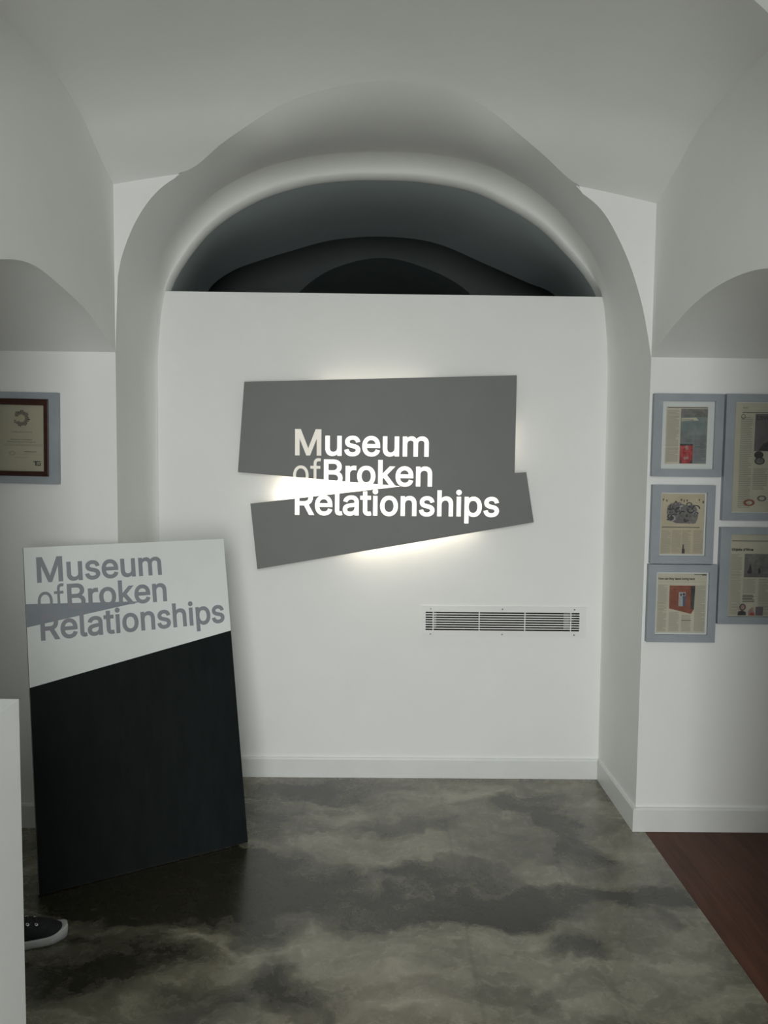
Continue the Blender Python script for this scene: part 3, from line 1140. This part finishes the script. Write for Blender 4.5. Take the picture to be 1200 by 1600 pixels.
# ------------------------------------------------------------------ framed cuttings and certificate
class Print:
    """flat print on a sheet: quads in the sheet's plane, a hair above it"""

    def __init__(self, parent, x0, x1, z0, z1, y):
        self.p, self.x0, self.x1, self.z0, self.z1, self.y = parent, x0, x1, z0, z1, y
        self.lines = {}

    def pt(self, u, v, lift):
        """u, v: 0..1 from the sheet's top left"""
        return (self.x0 + (self.x1 - self.x0) * u, self.y - lift, self.z1 - (self.z1 - self.z0) * v)

    def quad(self, name, mat, u0, v0, u1, v1, lift=0.0006):
        q = MB()
        q.add([self.pt(u0, v1, lift), self.pt(u1, v1, lift), self.pt(u1, v0, lift), self.pt(u0, v0, lift)], [(0, 1, 2, 3)])
        return q.build(name, M[mat], self.p)

    def poly(self, name, mat, pts, lift=0.0009):
        q = MB()
        q.add([self.pt(u, v, lift) for u, v in pts], [list(range(len(pts)))])
        return q.build(name, M[mat], self.p)

    def ring(self, name, mat, u, v, ru, rv, wu, a0=0.0, a1=2 * math.pi, lift=0.0010):
        q = MB()
        A = np.linspace(a0, a1, 25)
        q.grid([[self.pt(u + k * ru * math.cos(a), v + k * rv * math.sin(a), lift) for a in A] for k in (1.0, 1.0 - wu)], smooth=False)
        return q.build(name, M[mat], self.p)

    def column(self, u0, u1, v0, v1, n, mat='ink_soft', fill=0.55, ragged=0.12):
        mb = self.lines.setdefault(mat, MB())
        h = (v1 - v0) / n
        for i in range(n):
            e = u1 - (random.random() * ragged if random.random() < 0.25 else 0) * (u1 - u0) * 3
            a, b = v0 + i * h, v0 + i * h + h * fill
            mb.add([self.pt(u0, b, 0.0005), self.pt(e, b, 0.0005), self.pt(e, a, 0.0005), self.pt(u0, a, 0.0005)], [(0, 1, 2, 3)])

    def rule(self, u0, u1, v, h=0.008, mat='ink'):
        mb = self.lines.setdefault(mat, MB())
        mb.add([self.pt(u0, v + h, 0.0005), self.pt(u1, v + h, 0.0005), self.pt(u1, v, 0.0005), self.pt(u0, v, 0.0005)], [(0, 1, 2, 3)])

    def write(self, body, u0, u1, v, cap, mat='ink', off=0.0):
        W, H = self.x1 - self.x0, self.z1 - self.z0
        q = MB()
        for vs, fs in fit_line(body, 0, (u1 - u0) * W, 0, cap * H, off):
            q.add([(self.x0 + u0 * W + x, self.y - 0.0007, self.z1 - v * H + z) for x, z in vs], fs)
        return q.build('headline', M[mat], self.p)

    def done(self):
        for mat, mb in self.lines.items():
            o = mb.build('text_lines' if mat != 'ink' else 'rules', M[mat], self.p)
            o['kind'] = 'stuff'


def picture_frame(name, label, group, outer, inner, paper, paper_mat, mount, cat='picture frame', tilt=0.0, t=0.024, inner_frame=None):
    x0, x1, z0, z1 = outer
    cx, cz = (x0 + x1) / 2, (z0 + z1) / 2
    fr = empty(name, label, cat, (cx, YP, cz), (0, tilt, 0), group)
    q = MB()
    X = [x0 - cx, x1 - cx]
    Z = [z0 - cz, z1 - cz]
    a, b, c, d = inner[0] - cx, inner[1] - cx, inner[2] - cz, inner[3] - cz
    # four mitred rails
    for (p0, p1, p2, p3) in (((X[0], Z[0]), (X[1], Z[0]), (b, c), (a, c)), ((X[1], Z[0]), (X[1], Z[1]), (b, d), (b, c)),
                             ((X[1], Z[1]), (X[0], Z[1]), (a, d), (b, d)), ((X[0], Z[1]), (X[0], Z[0]), (a, c), (a, d))):
        q2 = MB()
        q2.prism([p0, p1, p2, p3], -t, -0.0005, lambda u, v, dd: (u, dd, v))
        q2.build('rail', M['frame_blue'], fr, bevel=0.0005, fix=True)
    yb = -0.013
    q = MB()
    q.box((a - 0.004, yb, c - 0.004), (b + 0.004, -0.001, d + 0.004))
    q.build('mount', M[mount], fr)
    if inner_frame:
        ia, ib, ic, id_ = inner_frame[0] - cx, inner_frame[1] - cx, inner_frame[2] - cz, inner_frame[3] - cz
        for (p0, p1, p2, p3) in (((a, c), (b, c), (ib, ic), (ia, ic)), ((b, c), (b, d), (ib, id_), (ib, ic)),
                                 ((b, d), (a, d), (ia, id_), (ib, id_)), ((a, d), (a, c), (ia, ic), (ia, id_))):
            q2 = MB()
            q2.prism([p0, p1, p2, p3], -t - 0.006, yb, lambda u, v, dd: (u, dd, v))
            q2.build('inner_rail', M['mahogany'], fr, bevel=0.002, fix=True)
    px0, px1, pz0, pz1 = paper[0] - cx, paper[1] - cx, paper[2] - cz, paper[3] - cz
    q = MB()
    q.box((px0, yb - 0.0012, pz0), (px1, yb - 0.0001, pz1))
    sheet = q.build('certificate' if inner_frame else 'cutting', M[paper_mat], fr)
    g = MB()
    gi = inner_frame and (ia, ib, ic, id_) or (a, b, c, d)
    g.add([(gi[0], -0.018, gi[2]), (gi[1], -0.018, gi[2]), (gi[1], -0.018, gi[3]), (gi[0], -0.018, gi[3])], [(0, 1, 2, 3)])
    g.build('glazing', M['glazing'], fr)
    return fr, Print(sheet, px0, px1, pz0, pz1, yb - 0.0012)


GRP = 'framed cuttings on the right pier'
# top left: narrow text column, tinted article, red photograph
_, p = picture_frame('picture_frame', 'blue-grey framed cutting with a wide white mount and a small red photograph', GRP,
                     (1.0740, 1.3465, 1.4400, 1.7620), (1.1085, 1.3145, 1.4695, 1.7335), (1.1257, 1.2894, 1.4890, 1.7127), 'paper_pink', 'mat_white')
p.rule(0.03, 0.99, 0.012, 0.014, 'ink_mid')
p.column(0.02, 0.31, 0.06, 0.97, 44)
p.quad('tinted_panel', 'photo_grey', 0.35, 0.04, 0.99, 0.18, 0.0004)
p.quad('tinted_panel', 'photo_teal', 0.35, 0.18, 0.99, 0.99, 0.0004)
p.poly('tinted_strip', 'paper_beige', [(0.37, 0.20), (0.37, 0.255), (0.78, 0.24), (0.72, 0.19)], 0.0006)
p.write('Archives', 0.38, 0.66, 0.245, 0.030, 'ink')
p.column(0.37, 0.64, 0.43, 0.62, 10, 'photo_grey')
p.column(0.70, 0.97, 0.50, 0.96, 22, 'photo_mauve', 0.4)
p.quad('red_photo', 'photo_red', 0.355, 0.655, 0.665, 0.99)
p.quad('photo_edge', 'photo_dark', 0.355, 0.65, 0.665, 0.675, 0.0009)
p.poly('photo_detail', 'photo_dark', [(0.36, 0.90), (0.42, 0.985), (0.36, 0.985)])
p.poly('photo_detail', 'photo_dark', [(0.66, 0.90), (0.66, 0.985), (0.58, 0.985)])
p.poly('photo_detail', 'photo_pink', [(0.47, 0.69), (0.54, 0.67), (0.56, 0.74), (0.50, 0.76)])
p.poly('photo_detail', 'photo_pink', [(0.44, 0.88), (0.56, 0.87), (0.57, 0.91), (0.46, 0.92)])
p.done()
# middle: engraving-like picture over text, small bottle
_, p = picture_frame('picture_frame', 'blue-grey framed tan cutting with a large dark tangled picture and a tiny bottle', GRP,
                     (1.0800, 1.3276, 1.0972, 1.4067), (1.1150, 1.2967, 1.1275, 1.3775), (1.1205, 1.2905, 1.1330, 1.3720), 'paper_tan', 'mat_white')
p.quad('photo', 'paper_tan', 0.0, 0.08, 1.0, 0.50, 0.0004)
p.poly('tangle', 'photo_grey', [(0.14, 0.20), (0.22, 0.15), (0.33, 0.18), (0.45, 0.16), (0.58, 0.19), (0.70, 0.17), (0.80, 0.22), (0.86, 0.30),
                               (0.84, 0.42), (0.80, 0.485), (0.60, 0.49), (0.35, 0.485), (0.20, 0.44), (0.12, 0.32)], 0.0006)
for k in range(44):
    u, v = random.uniform(0.15, 0.82), random.uniform(0.17, 0.47)
    r = random.uniform(0.02, 0.055)
    a = random.uniform(0, 6.28)
    p.ring('tangle_loop', random.choice(['photo_dark', 'photo_mauve', 'photo_light', 'photo_dark']), u, v, r * 1.8, r, random.uniform(0.25, 0.6), a, a + random.uniform(2.0, 5.0), 0.0008 + 0.00004 * k)
for u, v, w in ((0.02, 0.085, 0.03), (0.10, 0.10, 0.03), (0.30, 0.12, 0.05), (0.43, 0.085, 0.04), (0.50, 0.10, 0.03), (0.57, 0.095, 0.03), (0.85, 0.085, 0.03), (0.94, 0.12, 0.04)):
    p.poly('photo_speck', 'photo_dark', [(u, v), (u + w, v - 0.005), (u + w * 0.8, v + 0.035), (u + 0.2 * w, v + 0.03)])
p.rule(0.02, 0.90, 0.545, 0.012, 'ink_mid')
for u0, u1 in ((0.02, 0.235), (0.26, 0.47), (0.50, 0.70), (0.76, 0.98)):
    p.column(u0, u1, 0.60, 0.98, 22)
p.poly('bottle_picture', 'photo_dark', [(0.52, 0.835), (0.545, 0.835), (0.55, 0.90), (0.57, 0.92), (0.57, 0.985), (0.505, 0.985), (0.505, 0.92), (0.517, 0.90)])
p.done()
# bottom left: reddish photograph
_, p = picture_frame('picture_frame', 'blue-grey framed cutting with a square reddish-brown photograph amid text columns', GRP,
                     (1.0755, 1.3480, 0.7825, 1.0927), (1.1080, 1.3175, 0.8120, 1.0630), (1.1150, 1.3105, 0.8190, 1.0560), 'paper_beige', 'mat_white')
p.rule(0.74, 0.98, 0.008, 0.010, 'ink_mid')
p.rule(0.90, 0.99, 0.008, 0.018)
p.write('How can they leave loving back', 0.02, 0.76, 0.105, 0.040, 'ink', 0.0004)
p.rule(0.02, 0.98, 0.135, 0.004, 'ink_soft')
p.column(0.02, 0.20, 0.19, 0.98, 40)
p.column(0.25, 0.46, 0.65, 0.98, 18)
p.column(0.51, 0.70, 0.70, 0.98, 15)
p.column(0.77, 0.98, 0.20, 0.98, 40)
p.rule(0.51, 0.71, 0.785, 0.008, 'ink_mid')
p.poly('red_photo', 'photo_brown', [(0.25, 0.20), (0.77, 0.20), (0.76, 0.60), (0.70, 0.68), (0.36, 0.61), (0.25, 0.59)], 0.0006)
p.poly('photo_shade', 'photo_dark', [(0.68, 0.21), (0.77, 0.21), (0.76, 0.60), (0.69, 0.59)])
p.quad('photo_figures', 'photo_light', 0.44, 0.31, 0.58, 0.55, 0.0010)
p.poly('photo_figures', 'photo_blue', [(0.52, 0.38), (0.58, 0.37), (0.58, 0.55), (0.53, 0.55)], 0.0012)
p.ring('photo_figures', 'photo_dark', 0.485, 0.355, 0.02, 0.018, 0.99, lift=0.0013)
p.ring('photo_figures', 'photo_dark', 0.545, 0.345, 0.025, 0.022, 0.99, lift=0.0013)
p.done()
# top right, cut by the frame's edge
_, p = picture_frame('picture_frame', 'tall blue-grey framed page with a mauve photograph and small round objects', GRP,
                     (1.3570, 1.7250, 1.2700, 1.7637), (1.3926, 1.6900, 1.2993, 1.7345), (1.3975, 1.6850, 1.3040, 1.7300), 'paper_beige', 'mat_white')
p.x1 = p.x0 + 0.75 * (p.x1 - p.x0)
p.write('News', 0.13, 0.22, 0.052, 0.016, 'ink_mid')
p.rule(0.12, 0.98, 0.085, 0.006, 'ink_mid')
p.column(0.10, 0.32, 0.13, 0.97, 50)
p.quad('mauve_photo', 'photo_mauve', 0.36, 0.10, 0.98, 0.44)
p.write('Love', 0.39, 0.62, 0.155, 0.045, 'ink')
p.poly('photo_object', 'photo_dark', [(0.44, 0.435), (0.52, 0.37), (0.60, 0.355), (0.98, 0.36), (0.98, 0.44)], 0.0009)
p.ring('drop_initial', 'ink_mid', 0.14, 0.125, 0.04, 0.022, 0.25)
p.ring('round_object', 'photo_dark', 0.45, 0.475, 0.085, 0.035, 0.99)
p.ring('round_object', 'photo_grey', 0.47, 0.53, 0.09, 0.032, 0.99, lift=0.0011)
p.ring('round_object', 'photo_dark', 0.47, 0.53, 0.095, 0.035, 0.25, lift=0.0012)
p.column(0.36, 0.62, 0.60, 0.80, 12)
p.column(0.66, 0.98, 0.47, 0.97, 30)
p.ring('bracelet', 'photo_brown', 0.31, 0.915, 0.105, 0.032, 0.42, lift=0.0010)
p.ring('bracelet', 'photo_mauve', 0.54, 0.875, 0.085, 0.027, 0.4, lift=0.0011)
p.done()
# bottom right, cut by the frame's edge
_, p = picture_frame('picture_frame', 'blue-grey framed page with a bold black headline over a grey photograph', GRP,
                     (1.3555, 1.7050, 0.8578, 1.2424), (1.3960, 1.6650, 0.8864, 1.2150), (1.3962, 1.6648, 0.8866, 1.2148), 'paper_beige', 'paper_beige')
p.x1 = p.x0 + 0.78 * (p.x1 - p.x0)
p.rule(0.04, 0.98, 0.075, 0.008)
p.write('Objets d\u2019Woe', 0.04, 0.45, 0.200, 0.032, 'ink', 0.0006)
p.column(0.03, 0.24, 0.24, 0.98, 40)
p.quad('grey_photo', 'photo_grey', 0.29, 0.235, 0.98, 0.52)
p.quad('grey_photo', 'photo_mauve', 0.29, 0.475, 0.98, 0.52, 0.0008)
p.poly('photo_figure', 'photo_dark', [(0.40, 0.35), (0.445, 0.44), (0.43, 0.475), (0.36, 0.475), (0.345, 0.455), (0.375, 0.42)])
p.poly('photo_figure', 'photo_dark', [(0.56, 0.41), (0.60, 0.42), (0.60, 0.475), (0.555, 0.475)])
p.column(0.28, 0.52, 0.54, 0.72, 12)
p.column(0.57, 0.78, 0.54, 0.98, 24)
p.column(0.81, 0.98, 0.54, 0.98, 24)
p.column(0.28, 0.51, 0.735, 0.83, 5, 'ink_mid')
p.ring('portrait', 'photo_dark', 0.29, 0.885, 0.062, 0.042, 0.99)
p.ring('portrait', 'photo_pink', 0.29, 0.885, 0.04, 0.03, 0.99, lift=0.0012)
p.poly('portrait', 'photo_dark', [(0.20, 0.985), (0.21, 0.94), (0.28, 0.925), (0.36, 0.945), (0.36, 0.985)])
p.poly('portrait', 'photo_pink', [(0.40, 0.985), (0.40, 0.93), (0.48, 0.88), (0.53, 0.985)])
p.poly('portrait', 'photo_red', [(0.42, 0.985), (0.44, 0.95), (0.52, 0.95), (0.52, 0.985)], 0.0011)
p.quad('portrait', 'photo_mauve', 0.54, 0.88, 0.68, 0.985)
p.done()
# certificate on the left pier
_, p = picture_frame('certificate_frame', 'certificate in a dark red-brown frame mounted on a blue-grey board, on the white pier wall', None,
                     (-1.5260, -1.2360, 1.3860, 1.7385), (-1.4900, -1.2720, 1.4145, 1.7125), (-1.4720, -1.2900, 1.4335, 1.6890), 'cert_paper', 'frame_blue',
                     cat='certificate', tilt=math.radians(0.6), inner_frame=(-1.4720, -1.2900, 1.4335, 1.6890))
W, H = p.x1 - p.x0, p.z1 - p.z0
rays = MB()
for k in range(26):
    a = math.radians(-160 + k * 12.6)
    r0, r1 = (0.0145 if k > 1 else 0.022), 0.030 + 0.003 * math.sin(k * 1.7)
    for da, ra, rb in ((0, r0, r1),):
        w0, w1 = 0.0008, 0.0020
        c, s = math.cos(a), math.sin(a)
        pts = []
        for rr, ww in ((ra, -w0), (rb, -w1), (rb, w1), (ra, w0)):
            pts.append((c * rr - s * ww, s * rr + c * ww))
        rays.add([p.pt(0.5 + x / W, 0.20 - z / H, 0.0006) for x, z in pts], [(0, 1, 2, 3)])
o = rays.build('sunburst_emblem', M['ink'], p.p)
p.ring('sunburst_disc', 'paper_tan', 0.5, 0.20, 0.0125 / W, 0.0125 / H, 0.95)
p.write('Certificate of Award', 0.28, 0.72, 0.415, 0.020, 'ink_mid')
p.write('is presented', 0.39, 0.62, 0.485, 0.014, 'ink_soft')
p.write('Museum of Broken', 0.27, 0.73, 0.530, 0.020, 'ink')
p.write('Relationships', 0.20, 0.80, 0.565, 0.018, 'ink_mid')
p.column(0.10, 0.95, 0.59, 0.625, 3, 'ink_soft')
p.column(0.55, 0.95, 0.70, 0.715, 1, 'ink_mid')
p.column(0.50, 0.92, 0.745, 0.757, 1, 'ink_soft')
p.ring('stamp', 'ink_soft', 0.30, 0.73, 0.07, 0.035, 0.4)
p.column(0.35, 0.65, 0.79, 0.805, 1, 'ink_soft')
p.quad('small_mark', 'ink', 0.745, 0.845, 0.90, 0.857)
p.quad('small_mark', 'ink', 0.785, 0.857, 0.815, 0.915)
p.quad('small_mark', 'ink', 0.835, 0.870, 0.850, 0.912)
p.quad('small_mark', 'ink', 0.880, 0.870, 0.900, 0.912)
p.quad('small_mark', 'ink', 0.835, 0.903, 0.900, 0.915)
p.done()

# ------------------------------------------------------------------ white counter at the left, in front of the near pier
CX1, CY1, CZ = -0.655, 1.398, 1.05
ct = empty('counter', 'plain white counter with a flat top standing at the edge of the concrete floor', 'counter', (-1.0, 1.0, 0.0))
CX0, CY0 = -1.40, 0.62
t = 0.022
pbox(ct, 'end_panel', (CX1 - t, CY0, 0.0), (CX1, CY1, CZ), M['counter'], 0.0006)
pbox(ct, 'end_panel', (CX0, CY0, 0.0), (CX0 + t, CY1, CZ - t), M['counter'], 0.0012)
pbox(ct, 'back_panel', (CX0 + t, CY1 - t, 0.0), (CX1 - t, CY1, CZ - t), M['counter'], 0.0012)
pbox(ct, 'front_panel', (CX0 + t, CY0, 0.0), (CX1 - t, CY0 + t, CZ - t), M['counter'], 0.0012)
pbox(ct, 'worktop', (CX0, CY0, CZ - t), (CX1 - t, CY1, CZ), M['counter'], 0.0003)

# ------------------------------------------------------------------ canvas shoe, its toe showing behind the counter
sh = empty('canvas_shoe', 'black canvas shoe with white rubber sole, its toe poking out past the white counter', 'shoe', (-1.090, 2.268, 0.0), (0, 0, math.radians(27)))
# stations along the foot: x, centre y, half width, top height of the upper
ST = [(-0.142, 0.000, 0.014, 0.070), (-0.135, 0.0, 0.026, 0.072), (-0.11, 0.0, 0.034, 0.070), (-0.06, 0.002, 0.035, 0.068), (-0.01, 0.005, 0.039, 0.078),
      (0.03, 0.008, 0.045, 0.072), (0.07, 0.006, 0.048, 0.058), (0.10, 0.001, 0.044, 0.047), (0.122, -0.003, 0.031, 0.040), (0.136, -0.005, 0.018, 0.034), (0.143, -0.006, 0.006, 0.028)]
ST = crom(ST, 40)


def outline(k, z):
    """closed sole outline grown by k at height z"""
    a = [(x + (k if x > 0.13 else -k if x < -0.13 else 0), c + w + k, z) for x, c, w, _ in ST]
    b = [(x + (k if x > 0.13 else -k if x < -0.13 else 0), c - w - k, z) for x, c, w, _ in ST[::-1]]
    return a + b


q = MB()
rows = []
for k, z in ((-0.004, 0.0), (0.003, 0.002), (0.005, 0.010), (0.005, 0.022), (0.003, 0.027), (-0.001, 0.027)):
    o = outline(k, z)
    toe = [(x, y, zz + (0.012 * max(0, (x - 0.08) / 0.062) ** 2 if zz > 0.005 else 0)) for x, y, zz in o]
    rows.append(toe + [toe[0]])
q.grid(rows)
n = len(rows[0]) - 1
q.add(rows[0][:-1], [list(range(n))])
q.add(rows[-1][:-1], [list(range(n))[::-1]])
q.build('sole', M['rubber_white'], sh, fix=True)
q = MB()
rows = []
for x, c, w, h in ST:
    r = []
    for a in np.linspace(0, math.pi, 17):
        cs, sn = math.cos(a), math.sin(a)
        r.append((x, c + w * math.copysign(abs(cs) ** 0.75, cs), 0.026 + (h - 0.026) * sn ** 0.8))
    rows.append(r)
q.grid(rows, flip=True)
q.build('upper', M['canvas_black'], sh)
def dome(x, y):
    c, w, h = (float(np.interp(x, ST[:, 0], ST[:, k])) for k in (1, 2, 3))
    cs = min(1.0, abs((y - c) / w)) ** (1 / 0.75)
    return 0.026 + (h - 0.026) * max(0.0, 1 - cs * cs) ** 0.4


for x in (-0.014, 0.010, 0.034, 0.058):
    for sd in (-1, 1):
        yc = 0.006 + sd * 0.022
        q = MB()
        rr = []
        for k, lift in ((0.0052, 0.0), (0.0048, 0.0020), (0.0026, 0.0020), (0.0024, 0.0)):
            rr.append([(x + k * math.cos(t_), yc + k * math.sin(t_), dome(x + k * math.cos(t_), yc + k * math.sin(t_)) + lift) for t_ in np.linspace(0, 2 * math.pi, 13)])
        q.grid(rr)
        q.build('eyelet', M['eyelet'], sh)
for x in (-0.014, 0.010, 0.034, 0.058):
    q = MB()
    rr = []
    for a in np.linspace(-1, 1, 9):
        y = 0.006 + a * 0.020
        z = dome(x, y)
        rr.append([(x - 0.0035, y, z), (x - 0.002, y, z + 0.0022), (x + 0.002, y, z + 0.0022), (x + 0.0035, y, z)])
    q.grid(rr)
    q.build('lace', M['lace'], sh)
# collar round the ankle opening, with the dark lining inside
A = np.linspace(0, 2 * math.pi, 29)


def collar(rx, ry, z):
    return [(-0.083 + rx * math.cos(a), 0.001 + ry * math.sin(a), z + 0.008 * math.cos(a) ** 2 * (1 if math.cos(a) < 0 else 0.4)) for a in A]


q = MB()
q.grid([collar(0.054, 0.034, 0.046), collar(0.054, 0.034, 0.066), collar(0.052, 0.032, 0.079), collar(0.049, 0.029, 0.080), collar(0.047, 0.027, 0.074)])
q.build('collar', M['canvas_black'], sh)
q = MB()
q.grid([collar(0.047, 0.027, 0.0745), collar(0.040, 0.022, 0.0725), collar(0.004, 0.003, 0.0720)])
q.build('lining', M['lace'], sh)
